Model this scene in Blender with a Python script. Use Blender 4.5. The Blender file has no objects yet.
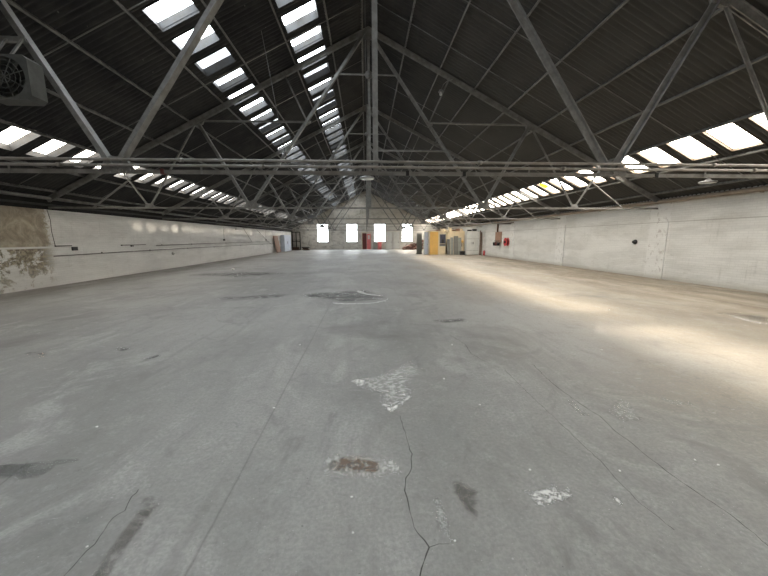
import bpy, bmesh, math, random
from mathutils import Vector, Matrix
random.seed(7)
PI = math.pi
scn = bpy.context.scene
COL = scn.collection

# ------------------------------------------------------------------ camera
cam_d = bpy.data.cameras.new('camera'); cam = bpy.data.objects.new('camera', cam_d); COL.objects.link(cam)
cam_d.sensor_width = 36; cam_d.lens = 318 / 768 * 36; cam_d.clip_start = .05; cam_d.clip_end = 500
cr = Vector((0.99830, -0.05814, -0.00399)); cu = Vector((0.01282, 0.15236, 0.98824)); cf = Vector((0.05685, 0.98661, -0.15285))
cam.matrix_world = Matrix(((cr.x, cu.x, -cf.x, -0.196), (cr.y, cu.y, -cf.y, 0), (cr.z, cu.z, -cf.z, 1.6), (0, 0, 0, 1)))
scn.camera = cam

# ------------------------------------------------------------------ world, sun, exposure
SKY = 9.0
w = bpy.data.worlds.new('sky'); scn.world = w; w.use_nodes = True
w.node_tree.nodes['Background'].inputs[0].default_value = (.92, .96, 1, 1)
w.node_tree.nodes['Background'].inputs[1].default_value = SKY
sd = bpy.data.lights.new('sun', 'SUN'); sd.energy = 68; sd.angle = math.radians(9); sd.color = (1, .88, .70)
sun = bpy.data.objects.new('sun', sd); COL.objects.link(sun)
sun.location = (40, 20, 40)
sun.rotation_euler = Vector((-1, 0.0, -.93)).to_track_quat('-Z', 'Y').to_euler()
PANE_L, PANE_R, PANE_W = 14.0, 29.0, 13.0      # daylight given off by the rooflight sheets and the obscured windows
scn.view_settings.view_transform = 'Standard'; scn.view_settings.look = 'None'
scn.view_settings.exposure = 0.30; scn.view_settings.gamma = 1; scn.view_settings.use_curve_mapping = False

# ------------------------------------------------------------------ dimensions (metres)
XL, XR = -11.22, 11.30
YB, YF = -7.0, 49.3
APEX, SL = 8.64, .505            # truss chord centre line
RZ = 8.80                        # roof sheet at the ridge
NB = 7; T0, BAY = 5.75, 6.306
TY = [T0 + BAY * i for i in range(NB)]
def roof_z(x): return RZ - SL * abs(x)
ORD = ['nearest', 'second nearest', 'third nearest', 'fourth nearest', 'fifth nearest', 'sixth nearest', 'farthest']
def nth(n):
    w1 = ['zeroth', 'first', 'second', 'third', 'fourth', 'fifth', 'sixth', 'seventh', 'eighth', 'ninth', 'tenth', 'eleventh', 'twelfth', 'thirteenth',
          'fourteenth', 'fifteenth', 'sixteenth', 'seventeenth', 'eighteenth', 'nineteenth']
    if n < 20: return w1[n]
    t = {2: 'twent', 3: 'thirt', 4: 'fort', 5: 'fift'}[n // 10]
    return t + ('ieth' if n % 10 == 0 else 'y-' + w1[n % 10])

# ------------------------------------------------------------------ node helpers
class G:
    def __init__(s, name):
        s.m = bpy.data.materials.new(name); s.m.use_nodes = True; s.t = s.m.node_tree; s.N = s.t.nodes; s.Lk = s.t.links
        s.b = s.N['Principled BSDF']; s.out = s.N['Material Output']
    def n(s, k, **kw):
        x = s.N.new(k)
        for a, v in kw.items(): setattr(x, a, v)
        return x
    def l(s, a, b): s.Lk.new(a, b)
    def put(s, sock, v):
        if hasattr(v, 'is_output') or isinstance(v, bpy.types.NodeSocket): s.l(v, sock)
        else: sock.default_value = v
    def coord(s, kind='Object'):
        return s.n('ShaderNodeTexCoord').outputs[kind]
    def pos(s): return s.n('ShaderNodeNewGeometry').outputs['Position']
    def mapp(s, v, scale=(1, 1, 1), loc=(0, 0, 0), rot=(0, 0, 0)):
        m = s.n('ShaderNodeMapping'); s.l(v, m.inputs[0]); m.inputs['Scale'].default_value = scale; m.inputs['Location'].default_value = loc; m.inputs['Rotation'].default_value = rot
        return m.outputs[0]
    def noise(s, v, sc, det=4, rough=.55, dist=0):
        x = s.n('ShaderNodeTexNoise'); s.l(v, x.inputs['Vector']); x.inputs['Scale'].default_value = sc
        x.inputs['Detail'].default_value = det; x.inputs['Roughness'].default_value = rough; x.inputs['Distortion'].default_value = dist
        return x.outputs['Fac']
    def ramp(s, f, a, b, va=0., vb=1.):
        x = s.n('ShaderNodeMapRange'); x.interpolation_type = 'SMOOTHSTEP'; s.put(x.inputs['Value'], f)
        x.inputs['From Min'].default_value = a; x.inputs['From Max'].default_value = b; x.inputs['To Min'].default_value = va; x.inputs['To Max'].default_value = vb
        return x.outputs[0]
    def mth(s, op, a, b=0.):
        x = s.n('ShaderNodeMath', operation=op); s.put(x.inputs[0], a); s.put(x.inputs[1], b); return x.outputs[0]
    def mix(s, f, a, b, mode='MIX'):
        x = s.n('ShaderNodeMix', data_type='RGBA', blend_type=mode)
        s.put(x.inputs[0], f)
        for i, v in ((6, a), (7, b)):
            if isinstance(v, tuple): x.inputs[i].default_value = (*v[:3], 1)
            else: s.l(v, x.inputs[i])
        return x.outputs[2]
    def xyz(s, v):
        x = s.n('ShaderNodeSeparateXYZ'); s.l(v, x.inputs[0]); return x.outputs
    def comb(s, a, b, c=0.):
        x = s.n('ShaderNodeCombineXYZ'); s.put(x.inputs[0], a); s.put(x.inputs[1], b); s.put(x.inputs[2], c); return x.outputs[0]
    def bump(s, h, st=.3, d=.01):
        x = s.n('ShaderNodeBump'); x.inputs['Strength'].default_value = st; x.inputs['Distance'].default_value = d; s.l(h, x.inputs['Height']); s.l(x.outputs[0], s.b.inputs['Normal'])
    def fin(s, col, rough=.7, metal=0, spec=.3):
        if isinstance(col, tuple): s.b.inputs['Base Color'].default_value = (*col[:3], 1)
        else: s.l(col, s.b.inputs['Base Color'])
        s.put(s.b.inputs['Roughness'], rough); s.b.inputs['Metallic'].default_value = metal; s.b.inputs['Specular IOR Level'].default_value = spec
        return s.m

def plain(name, c, rough=.6, metal=0, var=.25, sc=6, c2=None, bump=.0, spec=.3):
    g = G(name); v = g.coord()
    c2 = c2 or tuple(max(0, x * (1 - var)) for x in c)
    f = g.ramp(g.noise(v, sc, 6, .65), .3, .7)
    if bump: g.bump(g.noise(v, sc * 8, 3), bump, .004)
    return g.fin(g.mix(f, c, c2), rough, metal, spec)

M = {}
M['steel'] = plain('painted_steel', (.24, .24, .23), .5, 0, .4, 5, (.145, .14, .13), .15)
M['tie'] = plain('tie_paint', (.25, .245, .23), .5, 0, .4, 4, (.15, .14, .125), .1)
M['purlin'] = plain('purlin_paint', (.20, .20, .19), .55, 0, .4, 3, (.10, .097, .09))
M['dark_wood'] = plain('dark_timber', (.02, .019, .018), .8, 0, .4, 4)
M['pipe'] = plain('pipe_paint', (.28, .27, .25), .45, 0, .4, 4, (.19, .17, .145))
M['pipe_dark'] = plain('pipe_dark', (.06, .06, .06), .6)
M['pipe_brown'] = plain('pipe_brown', (.33, .27, .215), .6, 0, .3, 3)
M['conduit'] = plain('conduit_paint', (.22, .21, .20), .6, 0, .5, 5)
M['fan_body'] = plain('fan_casing', (.10, .103, .097), .5, 0, .35, 5)
M['fan_dark'] = plain('fan_dark', (.018, .018, .018), .6)
M['lamp_white'] = plain('lamp_lens', (.72, .75, .70), .35, 0, .1)
M['lamp_grey'] = plain('lamp_metal', (.25, .25, .25), .4, .5)
M['rubber'] = plain('cable_black', (.12, .12, .12), .6)
M['bulb'] = plain('bulb_glass', (.85, .85, .82), .15)
M['frame'] = plain('window_paint', (.55, .55, .53), .5)
M['curb'] = plain('curb_paint', (.040, .042, .045), .55, 0, .5, 4, (.03, .027, .022))
M['curb_warm'] = plain('curb_warm_paint', (.10, .075, .045), .55, 0, .4, 4, (.06, .04, .025))
M['ply'] = plain('orange_ply', (.78, .48, .14), .55, 0, .12, 2)
M['board'] = plain('cream_board', (.74, .62, .42), .6, 0, .18, 2)
M['glass_dark'] = plain('dark_glass', (.09, .09, .12), .15, 0, .4, 2)
M['grey_sheet'] = plain('grey_sheet', (.30, .30, .27), .5, .1, .2, 3)
M['grey_sheet2'] = plain('olive_sheet', (.19, .185, .165), .5, .1, .2, 3)
M['white_metal'] = plain('white_metal', (.60, .61, .58), .4, 0, .15, 2)
M['blue_white'] = plain('blue_white', (.60, .65, .75), .4, 0, .15, 2)
M['brown'] = plain('brown_timber', (.16, .09, .055), .7, 0, .4, 4)
M['board_brown'] = plain('brown_board', (.30, .185, .13), .7, 0, .2, 2)
M['red'] = plain('red_paint', (.55, .045, .05), .4, 0, .25, 5)
M['pink'] = plain('faded_red', (.70, .20, .20), .5, 0, .2, 3)
M['darkred'] = plain('dark_red', (.13, .035, .03), .6)
M['black'] = plain('black_paint', (.02, .02, .02), .5)
M['scrap'] = plain('scrap_timber', (.22, .13, .09), .8, 0, .5, 3)
M['scrap_red'] = plain('brick_scrap', (.27, .14, .11), .85, 0, .6, 3)
M['card'] = plain('cardboard', (.62, .52, .38), .8, 0, .2, 3)
M['chip'] = plain('plaster_chip', (.8, .8, .77), .8, 0, .1)

def sheet_mat():
    g = G('corrugated_sheet'); p = g.pos(); x, y, z = g.xyz(p)
    n1 = g.noise(g.mapp(p, (1, .5, 1)), .9, 5, .6); n2 = g.noise(g.mapp(p, (.6, 6, .6)), 2, 4, .7)
    c = g.mix(g.ramp(n1, .35, .7), (.036, .036, .038), (.062, .061, .059))
    c = g.mix(g.ramp(n2, .5, .75, 0, .6), c, (.095, .092, .085))
    # right slope coloured paler, standing in for the warm light falling on it
    c = g.mix(g.ramp(x, -1, 5, 0, .55), c, (.112, .111, .102))
    sp = g.noise(p, 9, 2, .5); c = g.mix(g.ramp(sp, .76, .80, 0, .7), c, (.22, .21, .19))
    return g.fin(c, .85, 0, .15)
M['sheet'] = sheet_mat()

def pane_mat(name, col, strength, tr, dirt=.5, lo=.3):
    g = G(name); v = g.coord(); rnd = g.n('ShaderNodeObjectInfo').outputs['Random']
    vv = g.n('ShaderNodeVectorMath', operation='ADD'); g.l(v, vv.inputs[0]); g.l(g.comb(g.mth('MULTIPLY', rnd, 37.), g.mth('MULTIPLY', rnd, 11.)), vv.inputs[1])
    grime = g.ramp(g.noise(vv.outputs[0], 3.5, 6, .7, .6), .42, .72)
    grime = g.mth('MULTIPLY', grime, dirt)
    clean = g.mth('SUBTRACT', 1.0, grime)
    lvl = g.ramp(rnd, .02, .45, lo, 1.0)
    st = g.mth('MULTIPLY', g.mth('MULTIPLY', clean, lvl), strength)
    em = g.n('ShaderNodeEmission'); em.inputs[0].default_value = (*col, 1); g.l(st, em.inputs[1])
    t = g.n('ShaderNodeBsdfTransparent'); f = g.mth('MULTIPLY', g.mth('MULTIPLY', clean, lvl), 1.0)
    g.l(g.comb(f, f, f), t.inputs[0])
    mx = g.n('ShaderNodeMixShader'); mx.inputs[0].default_value = tr; g.l(em.outputs[0], mx.inputs[1]); g.l(t.outputs[0], mx.inputs[2])
    g.l(mx.outputs[0], g.out.inputs[0]); g.N.remove(g.b)
    return g.m
M['pane_left'] = pane_mat('rooflight_sheet_cool', (.88, .945, 1), PANE_L, .22, .85, .12)
M['pane_eaves'] = pane_mat('rooflight_sheet_eaves', (1, .96, .9), PANE_L, .45, .85, .12)
M['pane_mucky'] = pane_mat('rooflight_sheet_grimy', (1, .95, .86), PANE_L, .10, .9, .4)
M['pane_right'] = pane_mat('rooflight_sheet_warm', (1, .925, .81), PANE_R, .40, .45, .6)
M['pane_window'] = pane_mat('window_glass', (.93, .97, 1), PANE_W, .15, .1, .9)
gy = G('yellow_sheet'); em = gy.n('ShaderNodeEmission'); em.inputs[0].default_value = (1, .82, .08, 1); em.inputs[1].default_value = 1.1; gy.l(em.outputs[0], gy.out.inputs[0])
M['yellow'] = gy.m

def floor_mat():
    g = G('worn_concrete'); p = g.pos(); x, y, z = g.xyz(p)
    big = g.noise(g.mapp(p, (1, .7, 1)), .35, 5, .6, .4)
    mid = g.noise(g.mapp(p, (1.2, .75, 1)), 1.1, 8, .68, .9)
    fine = g.noise(p, 38, 5, .7)
    streak = g.noise(g.mapp(p, (3.2, .22, 1)), 1.6, 6, .6, .3)
    c = g.mix(g.ramp(big, .36, .64), (.355, .350, .330), (.235, .232, .220))
    c = g.mix(g.ramp(mid, .50, .66, 0, .75), c, (.43, .425, .405))
    c = g.mix(g.ramp(mid, .47, .32, 0, .8), c, (.175, .172, .163))
    c = g.mix(g.ramp(streak, .50, .70, 0, .28), c, (.175, .17, .16))
    # sandy dust and painted-in warm light over the right-hand side, brown dirt swept to the foot of both walls
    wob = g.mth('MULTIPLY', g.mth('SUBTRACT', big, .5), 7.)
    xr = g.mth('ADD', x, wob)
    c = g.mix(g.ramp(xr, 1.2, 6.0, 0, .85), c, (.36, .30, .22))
    st2 = g.noise(g.mapp(p, (1.1, .35, 1), rot=(0, 0, .3)), 1.1, 6, .6, .8)
    sw = g.mth('MULTIPLY', g.ramp(xr, 5.8, 8.8, 0, 1), g.ramp(st2, .3, .62, .35, 1))
    c = g.mix(sw, c, (.135, .098, .062))
    c = g.mix(g.mth('MULTIPLY', g.ramp(x, -8.5, -10.8, 0, .8), g.ramp(st2, .35, .6, .3, 1)), c, (.115, .10, .085))
    med = g.noise(p, 7, 8, .75, .5); c = g.mix(g.ramp(med, .52, .66, 0, .4), c, (.40, .40, .385)); c = g.mix(g.ramp(med, .46, .32, 0, .45), c, (.17, .168, .16))
    sc1 = g.noise(g.mapp(p, (1, 2.2, 1), rot=(0, 0, .5)), 2.4, 9, .8, 1.6); c = g.mix(g.mth('MULTIPLY', g.ramp(sc1, .60, .68, 0, .55), g.ramp(big, .45, .55)), c, (.56, .56, .54))
    # dark oily patches across the middle distance
    oil = g.noise(g.mapp(p, (.8, 1.2, 1), loc=(3, 1, 0)), .42, 6, .65, 1.0)
    c = g.mix(g.ramp(oil, .54, .70, 0, .55), c, (.13, .125, .115))
    c = g.mix(g.ramp(fine, .35, .65, 0, .45), c, (.19, .19, .182))
    spk = g.noise(p, 75, 2, .5); c = g.mix(g.ramp(spk, .70, .75, 0, .6), c, (.62, .62, .60))
    pit = g.noise(p, 55, 2, .5); c = g.mix(g.ramp(pit, .28, .24, 0, .7), c, (.10, .10, .095))
    # slab joints running down the hall and across it
    def joint(sock, at, wd):
        d = g.mth('ABSOLUTE', g.mth('SUBTRACT', g.mth('ADD', sock, g.mth('MULTIPLY', g.mth('SUBTRACT', mid, .5), .03)), at)); return g.ramp(d, wd, 0, 0, 1)
    j = joint(x, -1.08, .012)
    for at, wd in ((-5.6, .014), (4.6, .012), (7.9, .014)): j = g.mth('MAXIMUM', j, joint(x, at, wd))
    c = g.mix(g.mth('MULTIPLY', j, .32), c, (.10, .097, .09))
    h = g.mth('ADD', g.mth('MULTIPLY', mid, .5), g.mth('MULTIPLY', fine, .5)); h = g.mth('SUBTRACT', h, j)
    g.bump(h, .35, .012)
    return g.fin(c, g.ramp(mid, .3, .7, .48, .72), 0, .4)
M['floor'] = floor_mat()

def decal_mat(name, col, sc, amount, thr=.45):
    g = G(name); p = g.pos()
    at = g.n('ShaderNodeAttribute'); at.attribute_name = 'fade'
    n = g.noise(p, sc, 6, .75, .6)
    n = g.ramp(n, .28, .72); a = g.ramp(g.mth('MULTIPLY', at.outputs['Fac'], g.mth('ADD', n, 0)), thr - .18, thr + .50, 0, amount)
    g.fin(g.mix(g.noise(p, sc * 2, 4), col, tuple(v * .8 for v in col)), .75, 0, .2)
    g.l(a, g.b.inputs['Alpha']); return g.m
M['mark'] = decal_mat('white_residue', (.84, .84, .81), 22, 1.0, .26)
M['mark_soft'] = decal_mat('pale_residue', (.66, .66, .63), 20, .8, .26)
M['mark_streak'] = decal_mat('scraped_residue', (.66, .66, .62), 30, .9, .42)
M['stain_dark'] = decal_mat('dark_stain', (.16, .165, .16), 3, .5, .16)
M['stain_brown'] = decal_mat('brown_stain', (.19, .17, .15), 5, .5, .2)
M['stain_rust'] = decal_mat('rust_stain', (.27, .205, .16), 9, .65, .1)
M['stain_orange'] = decal_mat('orange_stain', (.42, .29, .2), 6, .5, .25)
M['crack'] = plain('crack_dark', (.09, .088, .08), .9)

def wall_mat(name, base, dirty, kind):
    g = G(name); p = g.pos(); x, y, z = g.xyz(p)
    u = x if kind == 'far' else y
    uv = g.comb(u, z)
    br = g.n('ShaderNodeTexBrick'); g.l(uv, br.inputs['Vector']); br.inputs['Scale'].default_value = 1
    br.inputs['Brick Width'].default_value = .235; br.inputs['Row Height'].default_value = .078; br.inputs['Mortar Size'].default_value = .009; br.inputs['Mortar Smooth'].default_value = .4
    br.inputs['Color1'].default_value = (1, 1, 1, 1); br.inputs['Color2'].default_value = (.94, .94, .94, 1); br.inputs['Mortar'].default_value = (.80, .80, .80, 1)
    n1 = g.noise(g.mapp(uv, (.6, 1.6, 1)), .8, 6, .65, .5); n2 = g.noise(g.mapp(uv, (4, .5, 1)), 1.6, 5, .65); n3 = g.noise(uv, 9, 6, .75)
    c = g.mix(g.ramp(n1, .38, .72, 0, .8), base, dirty)
    c = g.mix(g.ramp(n2, .55, .75, 0, .45), c, tuple(v * .8 for v in dirty))
    c = g.mix(.55, c, br.outputs['Color'], 'MULTIPLY')
    fl = g.ramp(n3, .665, .70, 0, .7); c = g.mix(fl, c, (.20, .17, .13))
    n5 = g.noise(g.mapp(uv, (1.1, 15, 1)), 1.5, 5, .7, .3); c = g.mix(g.mth('MULTIPLY', g.ramp(n5, .60, .66, 0, .5), g.ramp(n1, .4, .6)), c, (.27, .255, .22))
    n6 = g.noise(g.mapp(uv, (.5, 3, 1)), 1.0, 4, .6, .2); c = g.mix(g.ramp(n6, .45, .7, 0, .35), c, tuple(v * .62 for v in base))
    if kind == 'left':
        # bare plaster where the paint has fallen, near end of the wall
        edge = g.mth('ADD', y, g.mth('MULTIPLY', g.mth('SUBTRACT', n3, .5), .9))
        pe = g.mth('MULTIPLY', g.ramp(edge, 12.0, 11.8, 0, 1), g.ramp(z, 1.36, 1.40, 0, 1))
        n4 = g.noise(g.mapp(uv, (1, .8, 1)), 2.6, 8, .75, .6)
        tan = g.mix(g.ramp(n4, .35, .65), (.43, .38, .29), (.23, .19, .14))
        tan = g.mix(g.ramp(n4, .62, .7, 0, .8), tan, (.46, .44, .38))
        c = g.mix(g.mth('MULTIPLY', pe, .95), c, tan)
        low = g.mth('MULTIPLY', g.mth('MULTIPLY', g.ramp(edge, 12.1, 11.5, 0, 1), g.ramp(z, 1.34, 1.30, 0, 1)), g.ramp(g.mth('ADD', n4, g.mth('MULTIPLY', z, .13)), .55, .62, 0, 1))
        c = g.mix(low, c, g.mix(g.ramp(n3, .4, .6), (.36, .32, .24), (.15, .13, .10)))
        c = g.mix(g.mth('MULTIPLY', g.ramp(z, .9, .1, 0, .35), 1.), c, (.60, .60, .58))
    if kind == 'right':
        # scuffed and chipped paint on the piers, darker line at the ledge, darker foot
        d = None
        for cyy in TY[:4]:
            q = g.ramp(g.mth('ABSOLUTE', g.mth('SUBTRACT', y, cyy - .03)), .5, .38, 0, 1); d = q if d is None else g.mth('MAXIMUM', d, q)
        ch = g.noise(g.mapp(uv, (1, .6, 1)), 7, 6, .7, .4)
        c = g.mix(g.mth('MULTIPLY', d, g.ramp(ch, .56, .62, 0, .8)), c, (.22, .18, .15))
        c = g.mix(g.mth('MULTIPLY', d, .35), c, (.78, .78, .76))
        c = g.mix(g.ramp(g.mth('ABSOLUTE', g.mth('SUBTRACT', z, 2.19)), .022, .008, 0, .5), c, (.30, .28, .25))
        c = g.mix(g.ramp(z, .22, .0, 0, .5), c, (.30, .27, .21))
    if kind == 'far':
        # limewashed gable gone grey-brown above the windows, blotched paint below
        c = g.mix(g.ramp(z, 3.3, 4.2, 0, .85), c, g.mix(g.ramp(n1, .3, .7), (.56, .53, .46), (.40, .37, .31)))
        blot = g.noise(uv, 1.7, 7, .7, .7)
        c = g.mix(g.mth('MULTIPLY', g.ramp(blot, .45, .65, 0, .5), g.ramp(x, 4, 0, 0, 1)), c, (.16, .15, .13))
    g.bump(g.mth('ADD', br.outputs['Fac'], g.mth('MULTIPLY', n3, -.6)), -.5, .008)
    return g.fin(c, .75, 0, .25)
M['wall_left'] = wall_mat('whitewashed_brick_left', (.72, .72, .70), (.56, .555, .54), 'left')
M['wall_right'] = wall_mat('whitewashed_brick_right', (.68, .68, .65), (.54, .535, .50), 'right')
M['wall_far'] = wall_mat('whitewashed_brick_far', (.62, .60, .55), (.45, .43, .38), 'far')

# ------------------------------------------------------------------ mesh helpers
class MB:
    def __init__(s): s.bm = bmesh.new()
    def box(s, x0, x1, y0, y1, z0, z1, mat=None):
        vs = [s.bm.verts.new((x, y, z)) for x in (x0, x1) for y in (y0, y1) for z in (z0, z1)]
        for f in ((0, 1, 3, 2), (4, 6, 7, 5), (0, 4, 5, 1), (2, 3, 7, 6), (0, 2, 6, 4), (1, 5, 7, 3)):
            s.bm.faces.new([vs[i] for i in f])
        return vs
    def obox(s, a, b, w, h, side=None, off=(0, 0)):
        """box from a to b, w wide along side, h across it"""
        a = Vector(a); b = Vector(b); d = (b - a).normalized(); sd_ = Vector(side or (0, 1, 0)); sd_ = (sd_ - d * sd_.dot(d)).normalized(); n = d.cross(sd_)
        vs = []
        for p in (a, b):
            for i in (-.5, .5):
                for j in (-.5, .5): vs.append(s.bm.verts.new(p + sd_ * (w * i + off[0]) + n * (h * j + off[1])))
        for f in ((0, 1, 3, 2), (4, 6, 7, 5), (0, 4, 5, 1), (2, 3, 7, 6), (0, 2, 6, 4), (1, 5, 7, 3)): s.bm.faces.new([vs[i] for i in f])
    def tee(s, a, b, w=.12, t=.014, web=.09, side=None):
        s.obox(a, b, w, t, side, (0, 0)); s.obox(a, b, t * 1.6, web, side, (0, web / 2))
    def tube(s, pts, r, seg=10, cap=True):
        pts = [Vector(p) for p in pts]; rings = []
        for i, p in enumerate(pts):
            d = (pts[min(i + 1, len(pts) - 1)] - pts[max(i - 1, 0)]).normalized()
            u = d.orthogonal().normalized() if abs(d.z) > .9 else d.cross(Vector((0, 0, 1))).normalized()
            v = d.cross(u)
            rings.append([s.bm.verts.new(p + (u * math.cos(2 * PI * k / seg) + v * math.sin(2 * PI * k / seg)) * r) for k in range(seg)])
        for A, B in zip(rings, rings[1:]):
            for k in range(seg): s.bm.faces.new((A[k], A[(k + 1) % seg], B[(k + 1) % seg], B[k])).smooth = True
        if cap: s.bm.faces.new(rings[0][::-1]); s.bm.faces.new(rings[-1])
    def lathe(s, c, prof, axis='Z', seg=24):
        rings = []
        for r, h in prof:
            R = []
            for k in range(seg):
                a = 2 * PI * k / seg; q = (r * math.cos(a), r * math.sin(a), h)
                if axis == 'X': q = (h, q[0], q[1])
                if axis == 'Y': q = (q[0], h, q[1])
                R.append(s.bm.verts.new(Vector(c) + Vector(q)))
            rings.append(R)
        for A, B in zip(rings, rings[1:]):
            for k in range(seg): s.bm.faces.new((A[k], A[(k + 1) % seg], B[(k + 1) % seg], B[k])).smooth = True
        s.bm.faces.new(rings[0][::-1]); s.bm.faces.new(rings[-1])
    def build(s, name, mat, parent=None, bevel=0, loc=None, solid=True):
        if solid: bmesh.ops.recalc_face_normals(s.bm, faces=s.bm.faces)
        me = bpy.data.meshes.new(name); s.bm.to_mesh(me); s.bm.free()
        o = bpy.data.objects.new(name, me); COL.objects.link(o); me.materials.append(M[mat])
        if parent: o.parent = parent
        if loc: o.location = loc
        if bevel:
            b = o.modifiers.new('bevel', 'BEVEL'); b.width = bevel; b.segments = 2; b.limit_method = 'ANGLE'
        return o
def tag(o, label, cat, group=None, kind=None):
    o['label'] = label; o['category'] = cat
    if group: o['group'] = group
    if kind: o['kind'] = kind
    return o
def empty(name, loc=(0, 0, 0)):
    o = bpy.data.objects.new(name, None); COL.objects.link(o); o.location = loc; o.empty_display_size = .2; return o
def copy_tree(o, parent=None):
    c = o.copy(); COL.objects.link(c)
    if parent: c.parent = parent
    for ch in list(o.children): copy_tree(ch, c)
    return c
def B1(name, mat, parent, *b, bevel=0):
    m = MB(); m.box(*b); return m.build(name, mat, parent, bevel)

# ------------------------------------------------------------------ setting: floor, walls, roof
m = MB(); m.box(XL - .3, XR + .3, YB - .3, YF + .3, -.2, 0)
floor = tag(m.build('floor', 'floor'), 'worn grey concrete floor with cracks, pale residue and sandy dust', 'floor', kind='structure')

WL_TOP = 2.65
m = MB(); m.box(XL - .3, XL, YB, YF, 0, WL_TOP); m.box(XL, XL + .035, YB, YF, 0, 1.37)
tag(m.build('wall_left', 'wall_left'), 'long low whitewashed brick wall on the left with bare plaster at the near end', 'wall', kind='structure')
m = MB(); m.box(XL - .3, XL, YB, YF, WL_TOP, 3.12)
tag(m.build('trim_1', 'dark_wood'), 'black wall plate running along the top of the left wall', 'trim', kind='structure')
m = MB(); m.box(XR, XR + .3, YB, YF, 0, 3.09)
m.box(XR - .02, XR, YB, YF, 2.2, 3.09)
for cy in TY: m.box(XR - .03, XR, cy - .42, cy + .36, 0, 2.86)
tag(m.build('wall_right', 'wall_right'), 'long whitewashed brick wall on the right with shallow piers', 'wall', kind='structure')

WIN = [(-7.48, -5.77), (-3.06, -1.38), (1.16, 2.90), (5.43, 7.1)]
WZ0, WZ1 = 1.13, 3.86
def far_wall():
    m = MB(); y0, y1 = YF, YF + .3
    xs = sorted([XL - .3, 0, XR + .3] + [v for a in WIN for v in a])
    for a, b in zip(xs, xs[1:]):
        mid = (a + b) / 2; win = any(p < mid < q for p, q in WIN)
        za, zb = roof_z(a), roof_z(b)
        def prism(z0, top):
            t = (za, zb) if top is None else (top, top)
            vs = [m.bm.verts.new(q) for q in ((a, y0, z0), (b, y0, z0), (b, y1, z0), (a, y1, z0), (a, y0, t[0]), (b, y0, t[1]), (b, y1, t[1]), (a, y1, t[0]))]
            for f in ((0, 1, 2, 3), (4, 5, 6, 7), (0, 1, 5, 4), (1, 2, 6, 5), (2, 3, 7, 6), (3, 0, 4, 7)): m.bm.faces.new([vs[i] for i in f])
        if win: prism(0, WZ0); prism(WZ1, None)
        else: prism(0, None)
    return m.build('wall_far', 'wall_far')
tag(far_wall(), 'far gable wall of stained whitewashed brick with tall windows', 'wall', kind='structure')
m = MB(); m.box(XL - .3, XR + .3, YB - .3, YB, 0, 8.9)
tag(m.build('wall_back', 'wall_far'), 'brick wall behind the viewer', 'wall', kind='structure')
wl = ['leftmost tall window in the far gable wall', 'second tall window from the left in the far gable wall', 'third tall window from the left in the far gable wall', 'rightmost tall window in the far gable wall above the rubble']
def window(idx, x0, x1, y, label, z0=WZ0, z1=WZ1):
    e = empty('window_%d' % idx, ((x0 + x1) / 2, y, z0)); tag(e, label, 'window', kind='structure')
    m = MB(); cx = (x1 - x0) / 2; H = z1 - z0
    m.box(-cx, -cx + .07, .10, .17, 0, H); m.box(cx - .07, cx, .10, .17, 0, H); m.box(-cx, cx, .10, .17, 0, .07); m.box(-cx, cx, .10, .17, H - .07, H)
    m.build('window_frame', 'frame', e)
    m = MB()
    for k in (1, 2): m.box(-cx + 2 * cx * k / 3 - .015, -cx + 2 * cx * k / 3 + .015, .115, .155, .07, H - .07)
    for k in range(1, 6): m.box(-cx + .07, cx - .07, .12, .15, H * k / 6 - .014, H * k / 6 + .014)
    m.build('glazing_bar', 'frame', e)
    m = MB(); m.box(-cx + .06, cx - .06, .16, .166, .06, H - .06); m.build('pane', 'pane_window', e)
    m = MB(); m.box(-cx - .08, cx + .08, -.05, .11, -.06, .0); m.build('window_sill', 'frame', e)
for i, (a, b) in enumerate(WIN): window(i + 1, a, b, YF, wl[i])

# corrugated roof: openings follow the rooflight rows
PITCH, OPEN, PH = 1.03, .70, 9.82
K0 = -15; KN = 38
ROWS = {'L': [('ridge', 1.49, 2.40, .20), ('middle', 3.95, 4.81, .20), ('eaves', 8.74, 9.56, .17)], 'R': [('right', 8.75, 9.69, .06)]}
OPEN_Y = [(PH + PITCH * k, PH + PITCH * k + OPEN) for k in range(K0, KN)]
def slope(m, side):
    sg = -1 if side == 'L' else 1
    xs = [0]; holes = []
    for nm, a, b, d in ROWS[side]: xs += [a, b]; holes.append((a, b))
    xs.append(11.62)
    st = .146 / 6; n = int((YF + .3 - YB) / st)
    cosn = 1 / math.sqrt(1 + SL * SL)
    rows = []
    for j in range(n + 1):
        y = YB + j * st; off = .042 * math.cos(2 * PI * y / .146)
        rows.append([m.bm.verts.new((sg * (x + SL * cosn * off), y, RZ - SL * x + cosn * off)) for x in xs])
    for j in range(n):
        ym = YB + (j + .5) * st
        inh = any(a < ym < b for a, b in OPEN_Y)
        for i in range(len(xs) - 1):
            if inh and (xs[i], xs[i + 1]) in holes: continue
            f = m.bm.faces.new((rows[j][i], rows[j][i + 1], rows[j + 1][i + 1], rows[j + 1][i])); f.smooth = True
m = MB(); slope(m, 'L'); slope(m, 'R')
roof = tag(m.build('ceiling', 'sheet', solid=False), 'dark corrugated roof of two slopes meeting at the ridge', 'roof', kind='structure')
m = MB()
m.obox((0, YB, RZ + .06), (0, YF, RZ + .06), .5, .05, (1, 0, 0))
tag(m.build('trim_2', 'dark_wood'), 'dark capping piece along the underside of the ridge', 'trim', kind='structure')

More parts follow.
